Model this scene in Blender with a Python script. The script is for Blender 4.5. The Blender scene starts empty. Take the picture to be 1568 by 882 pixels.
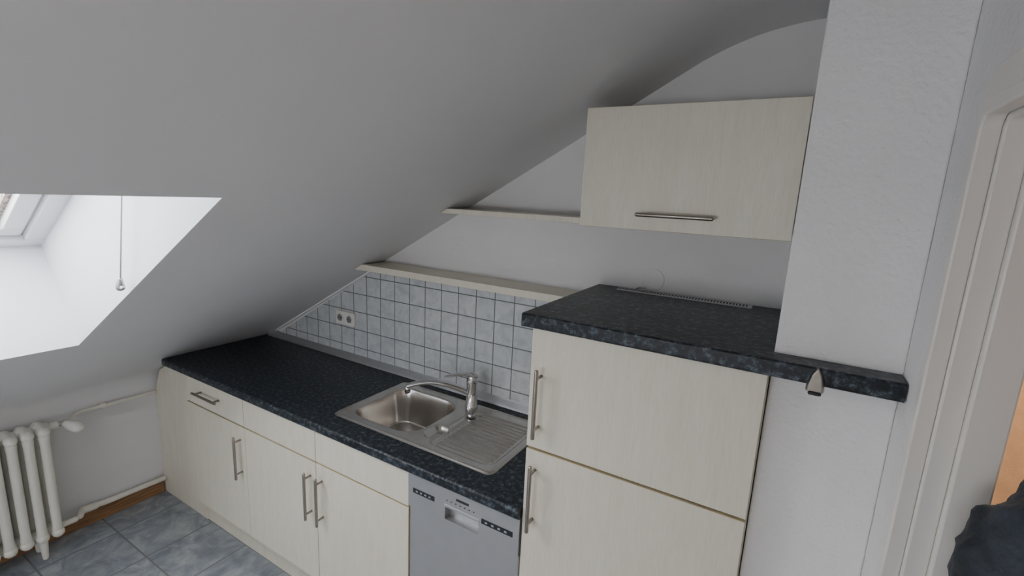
import bpy, bmesh, math, random
from mathutils import Vector, Matrix
random.seed(4)
scene=bpy.context.scene
COL=scene.collection
CZ=1.809
# ------------------------------------------------------------------ materials
def new_mat(name):
    m=bpy.data.materials.new(name); m.use_nodes=True
    nt=m.node_tree; b=nt.nodes['Principled BSDF']; return m,nt,b
def coords(nt,scale=(1,1,1),rot=(0,0,0)):
    tc=nt.nodes.new('ShaderNodeTexCoord'); mp=nt.nodes.new('ShaderNodeMapping')
    mp.inputs['Scale'].default_value=scale; mp.inputs['Rotation'].default_value=rot
    nt.links.new(tc.outputs['Object'],mp.inputs['Vector']); return mp.outputs['Vector']
def noise(nt,vec,scale,detail=4,rough=.5):
    n=nt.nodes.new('ShaderNodeTexNoise'); n.inputs['Scale'].default_value=scale
    n.inputs['Detail'].default_value=detail; n.inputs['Roughness'].default_value=rough
    nt.links.new(vec,n.inputs['Vector']); return n
def ramp(nt,fac,stops):
    r=nt.nodes.new('ShaderNodeValToRGB'); e=r.color_ramp.elements
    while len(e)<len(stops): e.new(.5)
    for i,(p,c) in enumerate(stops): e[i].position=p; e[i].color=(*c,1)
    nt.links.new(fac,r.inputs['Fac']); return r
def bump(nt,b,h,strength=.2,dist=.002,normal=None):
    bp=nt.nodes.new('ShaderNodeBump'); bp.inputs['Strength'].default_value=strength; bp.inputs['Distance'].default_value=dist
    nt.links.new(h,bp.inputs['Height']); nt.links.new(bp.outputs['Normal'],b.inputs['Normal']); return bp
def plain(name,c,rough=.5,metal=0,var=.03,scale=8,bmp=0,bscale=200,bdist=.001):
    m,nt,b=new_mat(name); v=coords(nt)
    n=noise(nt,v,scale); lo=tuple(max(0,x*(1-var)) for x in c); hi=tuple(min(1,x*(1+var)) for x in c)
    r=ramp(nt,n.outputs['Fac'],[(.35,lo),(.65,hi)]); nt.links.new(r.outputs['Color'],b.inputs['Base Color'])
    b.inputs['Roughness'].default_value=rough; b.inputs['Metallic'].default_value=metal
    if bmp:
        n2=noise(nt,v,bscale,3); bump(nt,b,n2.outputs['Fac'],bmp,bdist)
    return m
M={}
M['ceiling']=plain('paint_ceiling',(.77,.765,.77),.9,0,.015,2,.12,90,.002)
M['wall']=plain('paint_wall',(.78,.775,.77),.9,0,.015,3,.35,70,.003)
M['rough']=plain('woodchip_wall',(.83,.82,.81),.9,0,.02,6,.8,75,.005)
M['shaft']=plain('paint_shaft',(.76,.775,.81),.85,0,.01,3)
M['upvc']=plain('window_white',(.72,.74,.74),.35,0,.01,5)
M['frame']=plain('door_frame_enamel',(.80,.765,.71),.3,0,.01,3)
M['orange']=plain('hall_plaster',(.80,.56,.36),.9,0,.06,12,.6,60,.004)
M['steel']=plain('brushed_steel',(.40,.365,.32),.34,1,.05,60)
M['sinksteel']=plain('sink_steel',(.66,.63,.59),.24,1,.03,30)
M['chrome']=plain('chrome',(.68,.68,.68),.1,1,.01,10)
M['dw']=plain('dishwasher_silver',(.47,.47,.475),.36,.65,.02,20)
M['black']=plain('black_plastic',(.02,.022,.025),.35,0,.1,30)
M['dark']=plain('dark_gap',(.03,.03,.03),.8)
M['white']=plain('white_plastic',(.82,.81,.75),.35,0,.02,10)
M['radiator']=plain('radiator_enamel',(.84,.82,.74),.35,0,.03,12)
M['pipe']=plain('pipe_paint',(.82,.79,.70),.4,0,.04,12)
M['alu']=plain('aluminium_strip',(.55,.56,.57),.35,.8,.03,30)
M['edge']=plain('cabinet_edge_band',(.62,.53,.34),.45,0,.05,20)
M['grout_w']=plain('silicone',(.72,.72,.71),.5)
M['gasket']=plain('weathered_gasket',(.38,.32,.28),.9,0,.6,90)
m,nt,b=new_mat('maple_laminate'); v=coords(nt,(14,14,1.6)); n=noise(nt,v,2.2,6,.6)
r=ramp(nt,n.outputs['Fac'],[(.3,(.745,.695,.575)),(.52,(.775,.73,.615)),(.75,(.80,.76,.655))])
v2=coords(nt,(120,120,9)); n2=noise(nt,v2,2,4,.6)
r2=ramp(nt,n2.outputs['Fac'],[(.35,(.93,.92,.89)),(.6,(1,1,1))])
mx=nt.nodes.new('ShaderNodeMixRGB'); mx.blend_type='MULTIPLY'; mx.inputs[0].default_value=.8
nt.links.new(r.outputs['Color'],mx.inputs[1]); nt.links.new(r2.outputs['Color'],mx.inputs[2])
nt.links.new(mx.outputs[0],b.inputs['Base Color']); b.inputs['Roughness'].default_value=.42
M['maple']=m
m,nt,b=new_mat('worktop_dark_speckle'); v=coords(nt); n=noise(nt,v,60,6,.75)
r=ramp(nt,n.outputs['Fac'],[(.40,(.006,.008,.011)),(.50,(.015,.020,.027)),(.56,(.045,.060,.076)),(.66,(.14,.165,.185))])
nt.links.new(r.outputs['Color'],b.inputs['Base Color']); b.inputs['Roughness'].default_value=.40
b.inputs['Specular IOR Level'].default_value=.4
n3=noise(nt,v,260,2); bump(nt,b,n3.outputs['Fac'],.15,.001)
M['top']=m
def tile_mat(name,pitch,gap,c1,c2,c3,grout,vec_swap,rough,mscale,off=(0,0)):
    m,nt,b=new_mat(name); tc=nt.nodes.new('ShaderNodeTexCoord'); sp=nt.nodes.new('ShaderNodeSeparateXYZ'); cb=nt.nodes.new('ShaderNodeCombineXYZ')
    nt.links.new(tc.outputs['Object'],sp.inputs[0])
    nt.links.new(sp.outputs['X'],cb.inputs['X']); nt.links.new(sp.outputs['Z' if vec_swap else 'Y'],cb.inputs['Y'])
    mp=nt.nodes.new('ShaderNodeMapping'); mp.inputs['Location'].default_value=(off[0],off[1],0); nt.links.new(cb.outputs[0],mp.inputs['Vector'])
    br=nt.nodes.new('ShaderNodeTexBrick'); br.offset=0; br.squash=1
    br.inputs['Scale'].default_value=1; br.inputs['Brick Width'].default_value=pitch; br.inputs['Row Height'].default_value=pitch
    br.inputs['Mortar Size'].default_value=gap; br.inputs['Mortar Smooth'].default_value=.1; br.inputs['Bias'].default_value=0
    br.inputs['Color1'].default_value=(.0,.0,.0,1); br.inputs['Color2'].default_value=(1,1,1,1)
    nt.links.new(mp.outputs[0],br.inputs['Vector'])
    v=coords(nt)
    ad=nt.nodes.new('ShaderNodeVectorMath'); ad.operation='MULTIPLY_ADD'; ad.inputs[1].default_value=(7,3,5)
    nt.links.new(br.outputs['Color'],ad.inputs[0]); nt.links.new(v,ad.inputs[2])
    n=noise(nt,ad.outputs[0],mscale,6,.6); n.inputs['Distortion'].default_value=1.2
    r=ramp(nt,n.outputs['Fac'],[(.32,c1),(.5,c2),(.68,c3)])
    mx=nt.nodes.new('ShaderNodeMixRGB'); nt.links.new(br.outputs['Fac'],mx.inputs[0]); nt.links.new(r.outputs['Color'],mx.inputs[1]); mx.inputs[2].default_value=(*grout,1)
    nt.links.new(mx.outputs[0],b.inputs['Base Color'])
    inv=nt.nodes.new('ShaderNodeMath'); inv.operation='SUBTRACT'; inv.inputs[0].default_value=1; nt.links.new(br.outputs['Fac'],inv.inputs[1])
    bump(nt,b,inv.outputs[0],.5,.002)
    rr=nt.nodes.new('ShaderNodeMapRange'); rr.inputs['To Min'].default_value=rough; rr.inputs['To Max'].default_value=.85
    nt.links.new(br.outputs['Fac'],rr.inputs[0]); nt.links.new(rr.outputs[0],b.inputs['Roughness'])
    return m
M['walltile']=tile_mat('wall_tile_marbled',.0975,.0024,(.50,.53,.55),(.60,.625,.635),(.67,.685,.69),(.15,.165,.175),True,.2,16,(.0,.0))
M['floortile']=tile_mat('floor_tile_slate',.31,.004,(.18,.205,.235),(.275,.305,.335),(.43,.45,.46),(.20,.21,.215),False,.38,8,(.02,.05))
m,nt,b=new_mat('skirting_wood'); v=coords(nt,(20,3,40)); n=noise(nt,v,3,5)
r=ramp(nt,n.outputs['Fac'],[(.3,(.20,.10,.045)),(.7,(.40,.22,.105))]); nt.links.new(r.outputs['Color'],b.inputs['Base Color']); b.inputs['Roughness'].default_value=.5
M['wood']=m
m,nt,b=new_mat('window_glass'); nt.nodes.remove(b); out=nt.nodes['Material Output']
tr=nt.nodes.new('ShaderNodeBsdfTransparent'); gl=nt.nodes.new('ShaderNodeBsdfGlossy'); gl.inputs['Roughness'].default_value=.02
mi=nt.nodes.new('ShaderNodeMixShader'); mi.inputs[0].default_value=.06
nt.links.new(tr.outputs[0],mi.inputs[1]); nt.links.new(gl.outputs[0],mi.inputs[2]); nt.links.new(mi.outputs[0],out.inputs['Surface'])
M['glass']=m
M['jacket']=plain('jacket_navy',(.022,.030,.042),.65,0,.5,14,.7,45,.008)
M['jeans']=plain('trousers_denim',(.03,.04,.07),.9,0,.2,40)
M['skin']=plain('skin',(.62,.40,.30),.5,0,.04,20)
M['hair']=plain('hair_brown',(.07,.045,.03),.6,0,.3,60,.8,120,.004)
M['shoe']=plain('shoe_leather',(.03,.025,.02),.5)
M['lip']=plain('lips',(.50,.22,.19),.5)
M['eye']=plain('eye_white',(.8,.8,.8),.2)

# ------------------------------------------------------------------ helpers
def empty(name,loc=(0,0,0)):
    e=bpy.data.objects.new(name,None); e.empty_display_size=.1; e.location=loc; COL.objects.link(e); return e
def finish(name,bm,mats,parent=None,smooth=False,bevel=0,segs=2,recalc=True):
    if recalc: bmesh.ops.recalc_face_normals(bm,faces=bm.faces)
    me=bpy.data.meshes.new(name); bm.to_mesh(me); bm.free()
    if not isinstance(mats,(list,tuple)): mats=[mats]
    for k in mats: me.materials.append(M[k])
    o=bpy.data.objects.new(name,me); COL.objects.link(o)
    if smooth:
        for p in me.polygons: p.use_smooth=True
    if parent is not None:
        o.parent=parent; o.matrix_parent_inverse=Matrix.Translation(-Vector(parent.location))
    if bevel:
        b=o.modifiers.new('bevel','BEVEL'); b.width=bevel; b.segments=segs; b.limit_method='ANGLE'; b.angle_limit=math.radians(40)
    return o
def add_box(bm,x0,x1,y0,y1,z0,z1,xf=None,mi=0,front=None):
    vs=[bm.verts.new((x,y,z)) for x in (x0,x1) for y in (y0,y1) for z in (z0,z1)]
    if xf:
        for v in vs: v.co=xf(v.co)
    F=[(0,1,3,2),(4,6,7,5),(0,4,5,1),(2,3,7,6),(0,2,6,4),(1,5,7,3)]
    for i,f in enumerate(F):
        fc=bm.faces.new([vs[j] for j in f]); fc.material_index=mi
        if front is not None and i==2: fc.material_index=front
    return vs
def box(name,x0,x1,y0,y1,z0,z1,mat,parent=None,bevel=0,front=None,segs=2,xf=None):
    bm=bmesh.new(); add_box(bm,x0,x1,y0,y1,z0,z1,xf=xf,front=front); return finish(name,bm,mat,parent,bevel=bevel,segs=segs)
def tube(bm,pts,r,seg=12,cap=True,flat=None,mi=0):
    pts=[Vector(p) for p in pts]; n=len(pts)
    rs=list(r) if isinstance(r,(list,tuple)) else [r]*n
    P=list(pts); R=list(rs)
    if cap:
        d0=(pts[0]-pts[1]).normalized(); d1=(pts[-1]-pts[-2]).normalized()
        P=[pts[0]+d0*rs[0]*s for s in (.97,.75,.4)]+P+[pts[-1]+d1*rs[-1]*s for s in (.4,.75,.97)]
        R=[rs[0]*s for s in (.24,.66,.92)]+R+[rs[-1]*s for s in (.92,.66,.24)]
    T=[]
    for i in range(len(P)):
        a=P[max(0,i-1)]; b_=P[min(len(P)-1,i+1)]; T.append((b_-a).normalized())
    up=Vector((0,0,1)) if abs(T[0].z)<.9 else Vector((1,0,0))
    u=T[0].cross(up).normalized(); rings=[]
    for i in range(len(P)):
        if i: 
            q=T[i-1].rotation_difference(T[i]); u=(q@u).normalized()
        w=T[i].cross(u).normalized()
        fu,fw=flat if flat else (1,1)
        rings.append([bm.verts.new(P[i]+R[i]*(fu*math.cos(2*math.pi*k/seg)*u+fw*math.sin(2*math.pi*k/seg)*w)) for k in range(seg)])
    for a,b_ in zip(rings,rings[1:]):
        for k in range(seg):
            f=bm.faces.new((a[k],a[(k+1)%seg],b_[(k+1)%seg],b_[k])); f.material_index=mi; f.smooth=True
    f=bm.faces.new(rings[0][::-1]); f.material_index=mi; f=bm.faces.new(rings[-1]); f.material_index=mi
def tubeobj(name,pts,r,mat,parent=None,seg=14,cap=True,flat=None):
    bm=bmesh.new(); tube(bm,pts,r,seg,cap,flat); return finish(name,bm,mat,parent,smooth=False)
def poly_extrude(name,pts,axis,a,b,mat,parent=None,bevel=0,smooth=False):
    bm=bmesh.new()
    mk=(lambda p,t:(t,p[0],p[1])) if axis=='x' else (lambda p,t:(p[0],t,p[1])) if axis=='y' else (lambda p,t:(p[0],p[1],t))
    A=[bm.verts.new(mk(p,a)) for p in pts]; B=[bm.verts.new(mk(p,b)) for p in pts]
    bm.faces.new(A); bm.faces.new(B[::-1])
    for i in range(len(pts)):
        j=(i+1)%len(pts); bm.faces.new((A[i],B[i],B[j],A[j]))
    return finish(name,bm,mat,parent,bevel=bevel,smooth=smooth)

# ------------------------------------------------------------------ constants (metres)
YB=1.705; YF=1.112; YD=1.134; KX=-3.005; XR=.22; Z0=.90; ZT=1.495
SLX,SLZ,SLM=-2.719,.90,.5676
slz=lambda x: SLZ+SLM*(x-SLX)
ZC=2.34; YS=-2.6; YP=1.177; XP=-.007
ang=math.atan(SLM); cs,sn=math.cos(ang),math.sin(ang)
def qb(a,b,c,n):
    return [((1-t)**2*a[0]+2*t*(1-t)*b[0]+t*t*c[0],(1-t)**2*a[1]+2*t*(1-t)*b[1]+t*t*c[1]) for t in [i/n for i in range(n+1)]]
kz=slz(KX); T1=.09
arc1=qb((KX,kz-T1),(KX,kz),(KX+T1*cs,kz+T1*sn),8)
cxx=SLX+(ZC-SLZ)/SLM; T2=.20
arc2=qb((cxx-T2*cs,ZC-T2*sn),(cxx,ZC),(cxx+T2,ZC),14)
HX0,HX1=-2.192,-1.185
HY=[(-.13,.642),(-1.75,-.95)]  # second opening is an unseen skylight, added to give the room light
XH=.285
prof=arc1+[(HX0,slz(HX0)),(HX1,slz(HX1))]+arc2+[(XH,ZC)]
ys=sorted([YS,YB]+[q for h in HY for q in h])
bm=bmesh.new(); G=[[bm.verts.new((p[0],y,p[1])) for y in ys] for p in prof]
for i in range(len(prof)-1):
    for j in range(len(ys)-1):
        if abs(prof[i][0]-HX0)<1e-6 and any(abs(ys[j]-h[0])<1e-6 for h in HY): continue
        f=bm.faces.new((G[i][j],G[i+1][j],G[i+1][j+1],G[i][j+1])); f.smooth=True
finish('ceiling',bm,'ceiling',recalc=False)
box('floor',KX,2.0,YS,3.7,-.1,0,'floortile')
outl=[(KX,0)]+[(p[0],p[1]) for p in prof]+[(XH,0)]
poly_extrude('wall_north',outl,'y',YB,YB+.1,'wall')
box('wall_west',KX-.1,KX,YS,YB,0,kz-T1,'wall')
wx0,wx1,wz0,wz1=-1.45,-.25,.95,1.55
bm=bmesh.new()
def spoly(pts):
    bm.faces.new([bm.verts.new((p[0],YS,p[1])) for p in pts])
spoly([(KX,0),(wx0,0),(wx0,slz(wx0)),(KX,kz)]); spoly([(wx1,0),(XH,0),(XH,ZC),(cxx,ZC),(wx1,slz(wx1))])
spoly([(wx0,0),(wx1,0),(wx1,wz0),(wx0,wz0)]); spoly([(wx0,wz1),(wx1,wz1),(wx1,slz(wx1)),(wx0,slz(wx0))])
finish('wall_south',bm,'wall',recalc=False)
w=empty('window_3',(0,YS,0))  # unseen gable window, added to let daylight in from behind the camera
box('frame_bottom',wx0,wx1,YS-.07,YS,wz0,wz0+.06,'upvc',w); box('frame_top',wx0,wx1,YS-.07,YS,wz1-.06,wz1,'upvc',w)
box('frame_l',wx0,wx0+.06,YS-.07,YS,wz0+.06,wz1-.06,'upvc',w); box('frame_r',wx1-.06,wx1,YS-.07,YS,wz0+.06,wz1-.06,'upvc',w)
box('glass',wx0+.06,wx1-.06,YS-.04,YS-.038,wz0+.06,wz1-.06,'glass',w)
DY0,DY1,DZ=.10,.925,1.950
bm=bmesh.new()
add_box(bm,XR,XH,DY1,3.6,0,ZC); add_box(bm,XR,XH,DY0,DY1,DZ,ZC); add_box(bm,XR,XH,YS,DY0,0,ZC)
finish('wall_east',bm,'rough')
box('wall_pillar',XP,XR,YP,YB,0,ZC,'rough',bevel=.004)
box('wall_hall_north',XH,2.0,3.6,3.7,0,2.4,'orange'); box('wall_hall_east',1.5,1.6,YS,3.6,0,2.4,'orange'); box('wall_hall_south',XH,1.5,YS-.1,YS,0,2.4,'orange')
box('ceiling_hall',XH,1.6,YS,3.6,2.34,2.4,'wall')
box('baseboard_hall',XH,1.5,3.585,3.6,0,.07,'white',bevel=.003)
df=empty('door_frame',(XR,DY1,0))  # door frame of the hall doorway: casing and lining
def arch_profile(name,offs,xa,xb,mat,rad):
    bm=bmesh.new(); inn,out=offs; loops=[]
    for d in (inn,out):
        pl=[]; yl=DY1+d; yr=DY0-d; zt=DZ+d; r=max(.001,rad+d*.6)
        pl.append((yl,0))
        for k in range(7):
            a=k/6*math.pi/2; pl.append((yl-r+r*math.cos(a),zt-r+r*math.sin(a)))
        for k in range(7):
            a=math.pi/2+k/6*math.pi/2; pl.append((yr+r+r*math.cos(a),zt-r+r*math.sin(a)))
        pl.append((yr,0)); loops.append(pl)
    V=[[[bm.verts.new((x,p[0],p[1])) for p in pl] for pl in loops] for x in (xa,xb)]
    n=len(loops[0])
    for i in range(n-1):
        bm.faces.new((V[0][0][i],V[0][0][i+1],V[0][1][i+1],V[0][1][i]))
        bm.faces.new((V[1][0][i],V[1][1][i],V[1][1][i+1],V[1][0][i+1]))
        bm.faces.new((V[0][0][i],V[1][0][i],V[1][0][i+1],V[0][0][i+1]))
        bm.faces.new((V[0][1][i],V[0][1][i+1],V[1][1][i+1],V[1][1][i]))
    for e in (0,n-1): bm.faces.new((V[0][0][e],V[0][1][e],V[1][1][e],V[1][0][e]))
    return finish(name,bm,mat,df,bevel=.003)
arch_profile('casing_outer',(.012,.068),XR-.014,XR,'frame',.02)
arch_profile('casing_ridge',(-.004,.016),XR-.024,XR,'frame',.022)
arch_profile('lining_outer',(-.010,.0),XR,XR+.03,'frame',.022)
arch_profile('lining_inner',(-.022,.0),XR+.03,XH+.012,'frame',.030)
arch_profile('casing_hall',(.0,.06),XH,XH+.012,'frame',.01)

# ------------------------------------------------------------------ skylights
Nrm=Vector((-sn,0,cs)); U=Vector((cs,0,sn))
def SP(c):
    return Vector((SLX,0,SLZ))+U*c[0]+Vector((0,c[1],0))+Nrm*c[2]
s0=(HX0-SLX)/cs; s1=(HX1-SLX)/cs; DP=.42; FL=.04
for wi,(ya,yb) in enumerate(HY):
    bm=bmesh.new()
    def q(*c): bm.faces.new([bm.verts.new(SP(k)) for k in c])
    t0=s0-FL
    q((s0,yb,0),(s1,yb,0),(s1,yb,DP),(t0,yb,DP)); q((s0,ya,0),(t0,ya,DP),(s1,ya,DP),(s1,ya,0))
    q((s0,ya,0),(s0,yb,0),(t0,yb,DP),(t0,ya,DP)); q((s1,ya,0),(s1,ya,DP),(s1,yb,DP),(s1,yb,0))
    finish('ceiling_skylight_shaft',bm,'shaft',recalc=False)
    w=empty('window_%d'%(wi+1),SP((s0,yb,DP)))
    def fr(tag,o,wd,n0,n1,mat,bev=.004):
        a0,a1,b0,b1=t0+o,s1-o,ya+o,yb-o
        bm=bmesh.new()
        add_box(bm,a0,a0+wd,b0,b1,n0,n1,xf=SP); add_box(bm,a1-wd,a1,b0,b1,n0,n1,xf=SP)
        add_box(bm,a0+wd,a1-wd,b0,b0+wd,n0,n1,xf=SP); add_box(bm,a0+wd,a1-wd,b1-wd,b1,n0,n1,xf=SP)
        return finish(tag,bm,mat,w,bevel=bev)
    fr('outer_frame',-.02,.075,DP-.004,DP+.07,'upvc'); fr('groove',.05,.012,DP+.02,DP+.08,'alu',0); fr('sash',.062,.055,DP+.012,DP+.08,'upvc'); fr('gasket',.117,.016,DP+.045,DP+.07,'gasket',0)
    box('glass_pane',t0+.12,s1-.12,ya+.12,yb-.12,DP+.055,DP+.057,'glass',w,xf=SP)
    bm=bmesh.new(); tube(bm,[SP((s1-.09,(ya+yb)/2-.2,DP-.01)),SP((s1-.09,(ya+yb)/2+.2,DP-.01))],.009); finish('handle_bar',bm,'alu',w)
    if wi==0:
        tubeobj('pull_rod',[(-1.710,.615,1.505),(-1.569,.615,2.02)],.0024,'alu',w,8)
        bm=bmesh.new(); tube(bm,[(-1.711,.615,1.508),(-1.716,.615,1.486)],[.007,.013],10); tube(bm,[(-1.734,.615,1.488),(-1.700,.615,1.484)],.0065,8); finish('pull_rod_grip',bm,'alu',w)

# ------------------------------------------------------------------ kitchen
E0,E1,E2,E3,E4=-2.539,-2.041,-1.543,-1.041,-.591
g=.0015
def handle(name,p0,p1,parent,out=(0,-1,0),off=.032):
    p0,p1=Vector(p0),Vector(p1); o=Vector(out); bm=bmesh.new(); d=(p1-p0).normalized()
    tube(bm,[p0+o*off,p1+o*off],.0060,14)
    for a in (p0+d*.022,p1-d*.022): tube(bm,[a,a+o*off],.0048,10,cap=False)
    return finish(name,bm,'steel',parent)
def door(name,x0,x1,z0,z1,parent,y0=YD,th=.019):
    return box(name,x0+g,x1-g,y0,y0+th,z0+g,z1-g,['edge','maple'],parent,bevel=.0012,front=1,segs=1)
def base(x0,x1,kind):
    e=empty('base_cabinet',(x0,YD,0))
    bm=bmesh.new(); a,b_=x0+.001,x1-.001; ya,yb=YD+.021,YB-.02
    add_box(bm,a,a+.016,ya,yb,.16,.86); add_box(bm,b_-.016,b_,ya,yb,.16,.86); add_box(bm,a+.016,b_-.016,ya,yb,.16,.176)
    add_box(bm,a+.016,b_-.016,yb-.008,yb,.176,.70); add_box(bm,a+.016,b_-.016,ya,ya+.016,.70,.86)
    finish('carcass',bm,'maple',e)
    box('plinth',x0,x1,YD+.056,YD+.072,0,.148,'maple',e)
    door('drawer_front',x0,x1,.715,.858,e); door('door',x0,x1,.152,.712,e)
    if kind=='a':
        handle('drawer_handle',((x0+x1)/2-.125,YD,.793),((x0+x1)/2+.075,YD,.793),e); handle('door_handle',(x1-.034,YD,.458),(x1-.034,YD,.664),e)
    if kind=='b': handle('door_handle',(x1-.034,YD,.458),(x1-.034,YD,.664),e)
    if kind=='c': handle('door_handle',(x0+.038,YD,.458),(x0+.038,YD,.664),e)
base(E0,E1,'a'); base(E1,E2,'b'); base(E2,E3,'c')
poly_extrude('cabinet_filler_panel',[(KX+.002,0),(E0-.001,0),(E0-.001,.86),(-2.80,.84),(-2.93,slz(-2.93)-.012),(KX+.03,kz-.05),(KX+.002,kz-T1-.02)],'y',YD+.052,YD+.070,'maple',bevel=.001)
e=empty('dishwasher',(E3,YD,0))
box('body',E3+.004,E4-.004,YD+.025,YB-.04,.02,.855,'dw',e)
box('door',E3+.003,E4-.003,YD+.002,YD+.024,.12,.725,'dw',e,bevel=.004)
box('plinth',E3+.003,E4-.003,YD+.056,YD+.072,0,.115,'maple',e)
xa,xb=E3+.165,E3+.30
bm=bmesh.new(); y0=YD-.006; y1=YD+.024; z0,z1=.729,.857
add_box(bm,E3+.003,xa,y0,y1,z0,z1); add_box(bm,xb,E4-.003,y0,y1,z0,z1); add_box(bm,xa,xb,y0,y1,.795,z1); add_box(bm,xa,xb,y0,y1,z0,.742); add_box(bm,xa,xb,y1-.004,y1,.742,.795)
finish('control_panel',bm,'dw',e)
box('handle_lip',xa-.003,xb+.003,y0-.003,y0+.006,.788,.797,'alu',e,bevel=.002)
for a,b_ in ((E3+.025,E3+.12),(E4-.14,E4-.025)):
    box('display_strip',a,b_,y0-.0015,y0+.001,.787,.805,'black',e,bevel=.001)
    for k in range(4):
        xx=a+.014+k*(b_-a-.02)/4; box('button',xx,xx+.009,y0-.0025,y0,.793,.799,'alu',e,bevel=.001)
for k in range(7): box('led',xa+.005+k*.018,xa+.010+k*.018,y0-.001,y0+.001,.812,.815,'black',e)
box('badge',xa+.045,xa+.095,y0-.001,y0+.001,.826,.834,'dark',e)
e=empty('tall_fridge_cabinet',(E4,YD,0)); XT=-.010
box('carcass',E4,XT,YD+.021,YP-.002,.16,ZT-.04,'maple',e)
box('carcass_rear',E4,XP-.002,YP-.002,YB-.003,.16,ZT-.04,'maple',e)
box('plinth',E4,XT,YD+.040,YD+.042,0,.148,'maple',e)
door('upper_door',E4,XT,1.098,ZT-.041,e); door('lower_door',E4,XT,.152,1.094,e)
handle('upper_handle',(E4+.036,YD,1.146),(E4+.036,YD,1.342),e); handle('lower_handle',(E4+.034,YD,.851),(E4+.034,YD,1.054),e)
def edge_prof(yf,yb,zb,zt,r=.010,n=6):
    p=[(yb,zb),(yb,zt)]
    for k in range(n+1):
        a=math.pi/2+k/n*math.pi/2; p.append((yf+r+r*math.cos(a),zt-r+r*math.sin(a)))
    for k in range(n+1):
        a=math.pi+k/n*math.pi/2; p.append((yf+r+r*math.cos(a),zb+r+r*math.sin(a)))
    return p
def ext(bm,pts,xa,xb):
    A=[bm.verts.new((xa,*p)) for p in pts]; B=[bm.verts.new((xb,*p)) for p in pts]
    bm.faces.new(A); bm.faces.new(B[::-1])
    for i in range(len(pts)):
        j=(i+1)%len(pts); bm.faces.new((A[i],B[i],B[j],A[j]))
SX0,SX1,SY0,SY1=-1.527,-.751,1.205,1.630
bm=bmesh.new(); P1=edge_prof(YF,YB-.001,Z0-.038,Z0)
XW0=SLX+.004
ext(bm,P1,XW0,SX0+.03); ext(bm,P1,SX1-.03,E4-.002); ext(bm,edge_prof(YF,SY0+.03,Z0-.038,Z0),SX0+.03,SX1-.03)
add_box(bm,SX0+.03,SX1-.03,SY1-.03,YB-.001,Z0-.038,Z0)
finish('kitchen_worktop',bm,'top')
bm=bmesh.new(); XS0=-.615; XSE=.217
ext(bm,edge_prof(YF,YB-.001,ZT-.038,ZT,.006),XS0,XP-.001); ext(bm,edge_prof(YF,YP-.001,ZT-.038,ZT,.006),XP-.001,XSE)
finish('raised_worktop',bm,'top')
e=empty('worktop_vent_grille',(-.31,1.66,ZT))
box('plate',-.527,-.09,1.637,1.685,ZT,ZT+.003,'alu',e,bevel=.001)
bm=bmesh.new()
for k in range(44): add_box(bm,-.520+k*.0096,-.520+k*.0096+.004,1.647,1.675,ZT+.0028,ZT+.0036)
finish('slots',bm,'dark',e)
e=empty('wall_cover_plate',(-.417,YB,1.536))
bm=bmesh.new(); tube(bm,[(-.417,YB-.0002,1.536),(-.417,YB-.0025,1.536),(-.417,YB-.0035,1.536)],[.040,.040,.038],36,cap=False); finish('disc',bm,'wall',e)
tubeobj('white_cable',[(-.47,1.695,ZT+.004),(-.455,1.685,ZT+.012),(-.435,1.68,ZT+.011),(-.42,1.665,ZT+.006)],.0025,'alu',None,8)
e=empty('worktop_clip',(.074,YF,ZT))
bm=bmesh.new()
prof2=[(-.017,-.046),(-.0165,-.032),(-.011,-.010),(0,.006),(.011,-.010),(.0165,-.032),(.017,-.046)]
for i,yy in enumerate((YF-.013,YF-.001)):
    s=.75 if i==0 else 1
    vs=[bm.verts.new((.074+p[0]*s,yy,ZT-.003+p[1])) for p in prof2]
    if i==0: A=vs; bm.faces.new(A)
    else:
        bm.faces.new(vs[::-1])
        for k in range(7): bm.faces.new((A[k],A[(k+1)%7],vs[(k+1)%7],vs[k]))
finish('clip_plate',bm,'steel',e,bevel=.002)
tubeobj('clip_peg',[(.066,YF-.014,ZT-.05),(.082,YF-.014,ZT-.05)],.004,'black',e)
XTR=E4
tz0,tz1=Z0+.03,1.430
def clipx(z): return SLX+(z-SLZ)/SLM
poly_extrude('wall_tile_splashback',[(clipx(tz0)+.03,tz0-.02),(XTR,tz0-.02),(XTR,tz1),(clipx(tz1)+.03,tz1)],'y',YB-.008,YB,'walltile')
poly_extrude('trim_1',[(YB-.030,Z0+.0),(YB-.0,Z0+.0),(YB-.0,Z0+.034),(YB-.008,Z0+.034),(YB-.012,Z0+.028),(YB-.028,Z0+.008)],'x',SLX+.03,E4-.002,'alu')
tubeobj('trim_2',[(clipx(.93)+.018,YB-.004,.93),(clipx(1.42)+.018,YB-.004,1.42)],.0045,'grout_w',None,8)
sx=-2.01; sz=1.122; e=empty('power_outlet',(sx,YB-.008,sz)); yb_=YB-.008
box('plate',sx-.072,sx+.072,yb_-.010,yb_,sz-.037,sz+.037,'white',e,bevel=.004)
for cx in (-.036,.036):
    bm=bmesh.new(); tube(bm,[(sx+cx,yb_-.0125,sz),(sx+cx,yb_-.009,sz)],.026,24,cap=False); finish('socket_ring',bm,'white',e)
    bm=bmesh.new(); tube(bm,[(sx+cx,yb_-.0132,sz),(sx+cx,yb_-.010,sz)],.0195,24,cap=False); finish('socket_well',bm,'alu',e)
    bm=bmesh.new()
    for d in (-.0095,.0095): tube(bm,[(sx+cx+d,yb_-.0138,sz),(sx+cx+d,yb_-.010,sz)],.0032,10,cap=False)
    finish('socket_holes',bm,'black',e)
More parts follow.
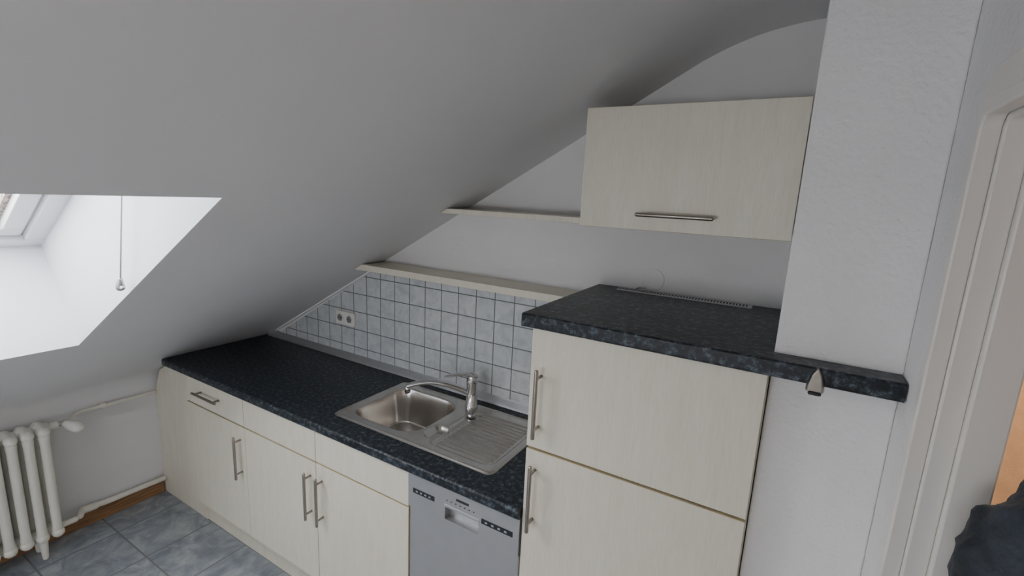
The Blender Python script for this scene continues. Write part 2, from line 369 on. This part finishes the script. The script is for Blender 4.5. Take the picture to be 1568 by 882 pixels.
def shelf(z0,z1,yf,xe):
    poly_extrude('wall_shelf',[(clipx(z0)+.006,z0),(xe,z0),(xe,z1),(clipx(z1)+.006,z1)],'y',yf,YB-.001,'maple',bevel=.001)
shelf(1.430,1.458,1.555,XS0+.0)
shelf(1.724,1.744,1.548,-.594)
box('small_black_box',-.70,-.65,YB-.035,YB-.009,1.402,1.429,'black',bevel=.004)  # small black box under the lower shelf, purpose unknown
YU=1.412; e=empty('wall_cabinet',(-.59,YU,1.725))
box('carcass',-.5905,-.012,YU+.02,YB-.001,1.727,2.076,'maple',e,bevel=.001)
door('flap_door',-.592,-.0085,1.724,2.078,e,y0=YU)
handle('handle',(-.403,YU,1.771),(-.200,YU,1.771),e)

# ------------------------------------------------------------------ sink
e=empty('kitchen_sink',(SX0,SY0,Z0))
def sdrr(x,y,cx,cy,hx,hy,r):
    qx=abs(x-cx)-hx+r; qy=abs(y-cy)-hy+r
    return math.hypot(max(qx,0),max(qy,0))+min(max(qx,qy),0)-r
def ss(a,b_,x):
    t=max(0,min(1,(x-a)/(b_-a))); return t*t*(3-2*t)
NX,NY=240,216
BX,BY=-1.318,1.418
cx0,cy0=(SX0+SX1)/2,(SY0+SY1)/2; hx,hy=(SX1-SX0)/2,(SY1-SY0)/2
def sh(x,y):
    z=Z0+.007
    d=sdrr(x,y,cx0,cy0,hx,hy,.03)
    z-=.006*ss(-.010,0,d)
    z-=.003*ss(-.012,-.020,d)
    db=sdrr(x,y,BX,BY,.176,.162,.085)
    z-=.150*ss(.004,-.036,db)+.004*ss(-.03,-.15,db)
    dd=sdrr(x,y,-.925,1.410,.150,.165,.05)
    m=ss(.0,-.014,dd); z-=.007*m
    m2=ss(-.018,-.028,dd)*ss(-1.045,-1.015,x); z+=m2*.0055*(.5+.5*math.cos((y-1.410)*2*math.pi/.0235))
    dh=sdrr(x,y,-1.085,1.335,.036,.055,.03); z-=.020*ss(.004,-.020,dh)
    return z
bm=bmesh.new(); g2=[]
for i in range(NX+1):
    row=[]
    for j in range(NY+1):
        x=SX0+(SX1-SX0)*i/NX; y=SY0+(SY1-SY0)*j/NY
        qx=abs(x-cx0)-(hx-.03); qy=abs(y-cy0)-(hy-.03)
        if qx>0 and qy>0:
            L=math.hypot(qx,qy); mm=max(qx,qy); k=mm/L; x=cx0+math.copysign(hx-.03+qx*k,x-cx0); y=cy0+math.copysign(hy-.03+qy*k,y-cy0)
        row.append(bm.verts.new((x,y,sh(x,y))))
    g2.append(row)
for i in range(NX):
    for j in range(NY):
        f=bm.faces.new((g2[i][j],g2[i+1][j],g2[i+1][j+1],g2[i][j+1])); f.smooth=True
finish('basin',bm,'sinksteel',e,recalc=False)
zb=Z0-.147
bm=bmesh.new(); tube(bm,[(BX,BY,zb-.002),(BX,BY,zb+.004)],[.045,.042],28,cap=False); finish('drain_ring',bm,'chrome',e)
bm=bmesh.new(); tube(bm,[(BX,BY,zb+.003),(BX,BY,zb+.007)],[.030,.027],24,cap=False); finish('strainer',bm,'steel',e)
bm=bmesh.new(); tube(bm,[(-1.055,1.520,Z0+.0),(-1.055,1.520,Z0+.016)],[.018,.015],20,cap=False); finish('waste_knob',bm,'chrome',e)
fx,fy=-1.105,1.592; fz=Z0+.0045
e=empty('kitchen_faucet',(fx,fy,Z0))
bm=bmesh.new()
tube(bm,[(fx,fy,fz),(fx,fy,fz+.008),(fx,fy,fz+.012),(fx,fy,fz+.10),(fx,fy,fz+.118)],[.028,.028,.0245,.023,.0245],24)
finish('body',bm,'chrome',e)
dv=Vector((-1.312-fx,1.423-fy)); L=dv.length; dx,dy=dv.normalized()
bm=bmesh.new()
sp=[(fx+dx*L*t,fy+dy*L*t,fz+.055+.060*math.sin(t*2.3)) for t in [i/14 for i in range(15)]]
tube(bm,sp,[.0125]*15,16,flat=(1.15,.85)); ex,ey,ez=sp[-1]
tube(bm,[(ex,ey,ez),(ex+dx*.004,ey+dy*.004,ez-.028)],.0125,16,cap=False)
finish('spout',bm,'chrome',e)
tubeobj('aerator',[(ex+dx*.004,ey+dy*.004,ez-.024),(ex+dx*.004,ey+dy*.004,ez-.032)],.0105,'black',e,cap=False)
bm=bmesh.new(); tube(bm,[(fx,fy,fz+.118),(fx,fy,fz+.136)],[.0245,.021],22)
lx,ly=Vector((-.07,-.08)).normalized()
tube(bm,[(fx+.008,fy+.008,fz+.140),(fx+lx*.03,fy+ly*.03,fz+.150),(fx+lx*.07,fy+ly*.07,fz+.152),(fx+lx*.11,fy+ly*.11,fz+.146)],[.018,.015,.012,.010],14,flat=(1.2,.5)); finish('lever',bm,'chrome',e)

# ------------------------------------------------------------------ radiator
RY=.70
e=empty('radiator',(-2.93,RY,0))
xf_,xr_=-2.862,-2.948
for k in range(17):
    yc=RY-.0275-k*.055
    bm=bmesh.new()
    for xx in (xf_,xr_):
        tube(bm,[(xx,yc,.135),(xx,yc,.16),(xx,yc,.585),(xx,yc,.61)],[.021,.0185,.0185,.021],12,flat=(1,1))
    for zz in (.635,.115):
        tube(bm,[(xf_+.002,yc,zz),((xf_+xr_)/2,yc,zz+(.004 if zz>.3 else -.004)),(xr_,yc,zz)],.0245,12)
        tube(bm,[((xf_+xr_)/2,yc-.0275,zz),((xf_+xr_)/2,yc+.0275,zz)],.025,12,cap=False)
    if k in (1,15):
        for xx in (xf_,xr_): tube(bm,[(xx,yc,.11),(xx,yc,.012)],[.018,.012],10)
    finish('section',bm,'radiator',e)
xm=(xf_+xr_)/2
tubeobj('top_plug',[(xm,RY,.635),(xm,RY+.025,.635)],.018,'radiator',e)
bm=bmesh.new(); tube(bm,[(xm,RY+.015,.635),(xm,RY+.075,.635)],.013,12); finish('valve_body',bm,'chrome',e)
bm=bmesh.new(); tube(bm,[(xm,RY+.062,.63),(xm+.03,RY+.072,.628),(xm+.075,RY+.085,.625)],[.015,.024,.027],18); finish('thermostat_knob',bm,'white',e)
bm=bmesh.new(); tube(bm,[(xm,RY,.115),(xm,RY+.05,.115)],.014,12); finish('return_valve',bm,'pipe',e)
hp=empty('heating_pipes',(KX+.03,.95,.1))
tubeobj('supply_pipe',[(xm-.01,RY+.092,.635),(KX+.03,RY+.12,.635),(KX+.022,RY+.16,.634),(KX+.021,.95,.632),(KX+.021,1.174,.629)],.0095,'pipe',hp)
tubeobj('return_pipe',[(xm-.01,RY+.072,.115),(KX+.045,RY+.095,.115),(KX+.036,.84,.108),(KX+.036,.90,.103),(KX+.036,1.169,.098)],.0145,'pipe',hp)
tubeobj('pipe_elbow',[(KX+.042,.80,.112),(KX+.037,.85,.107)],.019,'pipe',hp)
box('pipe_bracket',KX+.001,KX+.03,.93,.95,.62,.645,'pipe',hp,bevel=.003)
box('baseboard_west',KX,KX+.014,YS,1.18,0,.075,'wood',bevel=.003)

# ------------------------------------------------------------------ person standing in the doorway
px,py=.512,.78
person=empty('person',(px,py,0))
def skin(name,verts,edges,radii,mat,root=0,sub=2,disp=0):
    me=bpy.data.meshes.new(name); me.from_pydata(verts,edges,[]); me.materials.append(M[mat])
    o=bpy.data.objects.new(name,me); COL.objects.link(o)
    o.parent=person; o.matrix_parent_inverse=Matrix.Translation(-Vector(person.location))
    o.modifiers.new('skin','SKIN')
    for i,r in enumerate(radii):
        sv=me.skin_vertices[0].data[i]; sv.radius=r if isinstance(r,tuple) else (r,r); sv.use_root=(i==root)
    s=o.modifiers.new('sub','SUBSURF'); s.levels=sub; s.render_levels=sub
    o.modifiers['skin'].use_smooth_shade=True
    if disp:
        for sc,st in ((.10,disp),(.035,disp*.8)):
            t=bpy.data.textures.new('folds','CLOUDS'); t.noise_scale=sc
            d=o.modifiers.new('folds','DISPLACE'); d.texture=t; d.strength=st; d.mid_level=.5
    return o
vs=[(px,py,.93),(px,py,1.08),(px,py,1.25),(px,py,1.39),(px,py,1.49),(px,py,1.55),
    (px-.165,py,1.455),(px-.212,py,1.385),(px-.200,py+.02,1.13),(px-.20,py-.10,.90),
    (px+.165,py,1.455),(px+.212,py,1.385),(px+.200,py+.02,1.13),(px+.20,py-.10,.90)]
ed=[(0,1),(1,2),(2,3),(3,4),(4,5),(3,6),(6,7),(7,8),(8,9),(3,10),(10,11),(11,12),(12,13)]
skin('jacket',vs,ed,[(.17,.13),(.16,.125),(.175,.13),(.16,.12),(.085,.08),(.065,.065),.080,.084,.060,.045,.080,.084,.060,.045],'jacket',0,4,.03)
vs=[(px,py,.93),(px-.10,py,.86),(px-.11,py-.01,.50),(px-.11,py+.02,.10),(px+.10,py,.86),(px+.11,py-.01,.50),(px+.11,py+.02,.10)]
skin('trousers',vs,[(0,1),(1,2),(2,3),(0,4),(4,5),(5,6)],[(.15,.12),.10,.070,.055,.10,.070,.055],'jeans')
for s in (-1,1):
    skin('shoe',[(px+s*.11,py+.05,.045),(px+s*.11,py-.06,.045),(px+s*.12,py-.17,.038)],[(0,1),(1,2)],[.045,.048,.038],'shoe',0,2)
    hx_,hy_,hz_=px+s*.20,py-.10,.90
    hv=[(hx_,hy_,hz_),(hx_,hy_-.008,hz_-.045),(hx_,hy_-.012,hz_-.085)]; he=[(0,1),(1,2)]; hr=[(.024,.024),(.026,.018),(.032,.016)]
    for k,(oy,l) in enumerate(((-.030,.070),(-.010,.080),(.010,.075),(.029,.058))):
        b0=len(hv); hv+=[(hx_,hy_-.012+oy,hz_-.10),(hx_-s*.008,hy_-.014+oy*1.1,hz_-.10-l*.55),(hx_-s*.022,hy_-.014+oy*1.1,hz_-.10-l)]
        he+=[(2,b0),(b0,b0+1),(b0+1,b0+2)]; hr+=[.009,.0085,.0075]
    b0=len(hv); hv+=[(hx_-s*.012,hy_-.040,hz_-.055),(hx_-s*.02,hy_-.055,hz_-.085),(hx_-s*.024,hy_-.058,hz_-.108)]
    he+=[(1,b0),(b0,b0+1),(b0+1,b0+2)]; hr+=[.012,.010,.008]
    skin('hand',hv,he,hr,'skin',0,2)
def ellip(name,c,r,mat,sub=3,fn=None):
    bm=bmesh.new(); bmesh.ops.create_icosphere(bm,subdivisions=sub,radius=1)
    for v in bm.verts:
        p=v.co.copy()
        if fn: p=fn(p)
        v.co=Vector((c[0]+p.x*r[0],c[1]+p.y*r[1],c[2]+p.z*r[2]))
    return finish(name,bm,mat,person,smooth=True)
HZ=.03
hc=(px,py-.01,1.665+HZ)
tubeobj('neck',[(px,py,1.52),(px,py-.005,1.63)],.056,'skin',person)
def headfn(p):
    q=p.copy()
    if p.z<0: q.x*=1-.28*(-p.z)**1.3; q.y*=1-.10*(-p.z)
    return q
ellip('head',hc,(.076,.096,.118),'skin',4,headfn)
ellip('hair',(px,py+.012,1.69+HZ),(.084,.102,.112),'hair',4,lambda p: Vector((p.x,p.y if p.y>-.55 or p.z>.35 else p.y*.6,max(p.z,-.75 if p.y>-.1 else .28))))
for s in (-1,1):
    ellip('eye',(px+s*.030,py-.097,1.672+HZ),(.012,.008,.008),'eye',2); ellip('pupil',(px+s*.030,py-.104,1.672+HZ),(.005,.003,.005),'black',2)
    ellip('ear',(px+s*.077,py-.005,1.66+HZ),(.010,.020,.032),'skin',2); ellip('brow',(px+s*.030,py-.100,1.693+HZ),(.017,.006,.004),'hair',2)
ellip('nose',(px,py-.108,1.647+HZ),(.012,.018,.026),'skin',3); ellip('mouth',(px,py-.094,1.603+HZ),(.024,.008,.008),'lip',2)

# ------------------------------------------------------------------ light
wd=bpy.data.worlds.new('overcast_sky'); scene.world=wd; wd.use_nodes=True; nt=wd.node_tree
bg=nt.nodes['Background']; bg.inputs['Color'].default_value=(.97,.972,1,1); bg.inputs['Strength'].default_value=11.0
def portal(name,loc,rot,sx_,sy_):
    l=bpy.data.lights.new(name,'AREA'); l.shape='RECTANGLE'; l.size=sx_; l.size_y=sy_; l.cycles.is_portal=True
    o=bpy.data.objects.new(name,l); o.location=loc; o.rotation_euler=rot; COL.objects.link(o)
for (ya,yb) in HY:
    portal('skylight_portal',SP(((s0+s1)/2,(ya+yb)/2,DP+.10)),(0,-ang,0),s1-s0,yb-ya)
portal('gable_portal',((wx0+wx1)/2,YS-.08,(wz0+wz1)/2),(math.radians(90),0,0),wx1-wx0,wz1-wz0)
l=bpy.data.lights.new('hall_fill_light','POINT'); l.energy=25; l.shadow_soft_size=.08; l.color=(1,.86,.70)  # added fill for the hall, a bare point light with no fixture
o=bpy.data.objects.new('hall_fill_light',l); o.location=(.95,2.2,2.1); COL.objects.link(o)

# ------------------------------------------------------------------ camera
X=Vector((.858,.1365,-.4952)).normalized(); zd=Vector((-.0461,.9806,.1904)); zd=(zd-X*zd.dot(X)).normalized(); Y=X.cross(zd)
Rm=Matrix(((X[0],-X[1],-X[2]),(Y[0],-Y[1],-Y[2]),(-zd[0],zd[1],zd[2])))
cam=bpy.data.cameras.new('camera'); cam.sensor_width=36; cam.lens=36*732.9/1568; cam.clip_start=.02
co=bpy.data.objects.new('camera',cam); co.matrix_world=Matrix.Translation((0,0,CZ))@Rm.to_4x4(); COL.objects.link(co); scene.camera=co
scene.view_settings.view_transform='AgX'
scene.view_settings.exposure=0.55
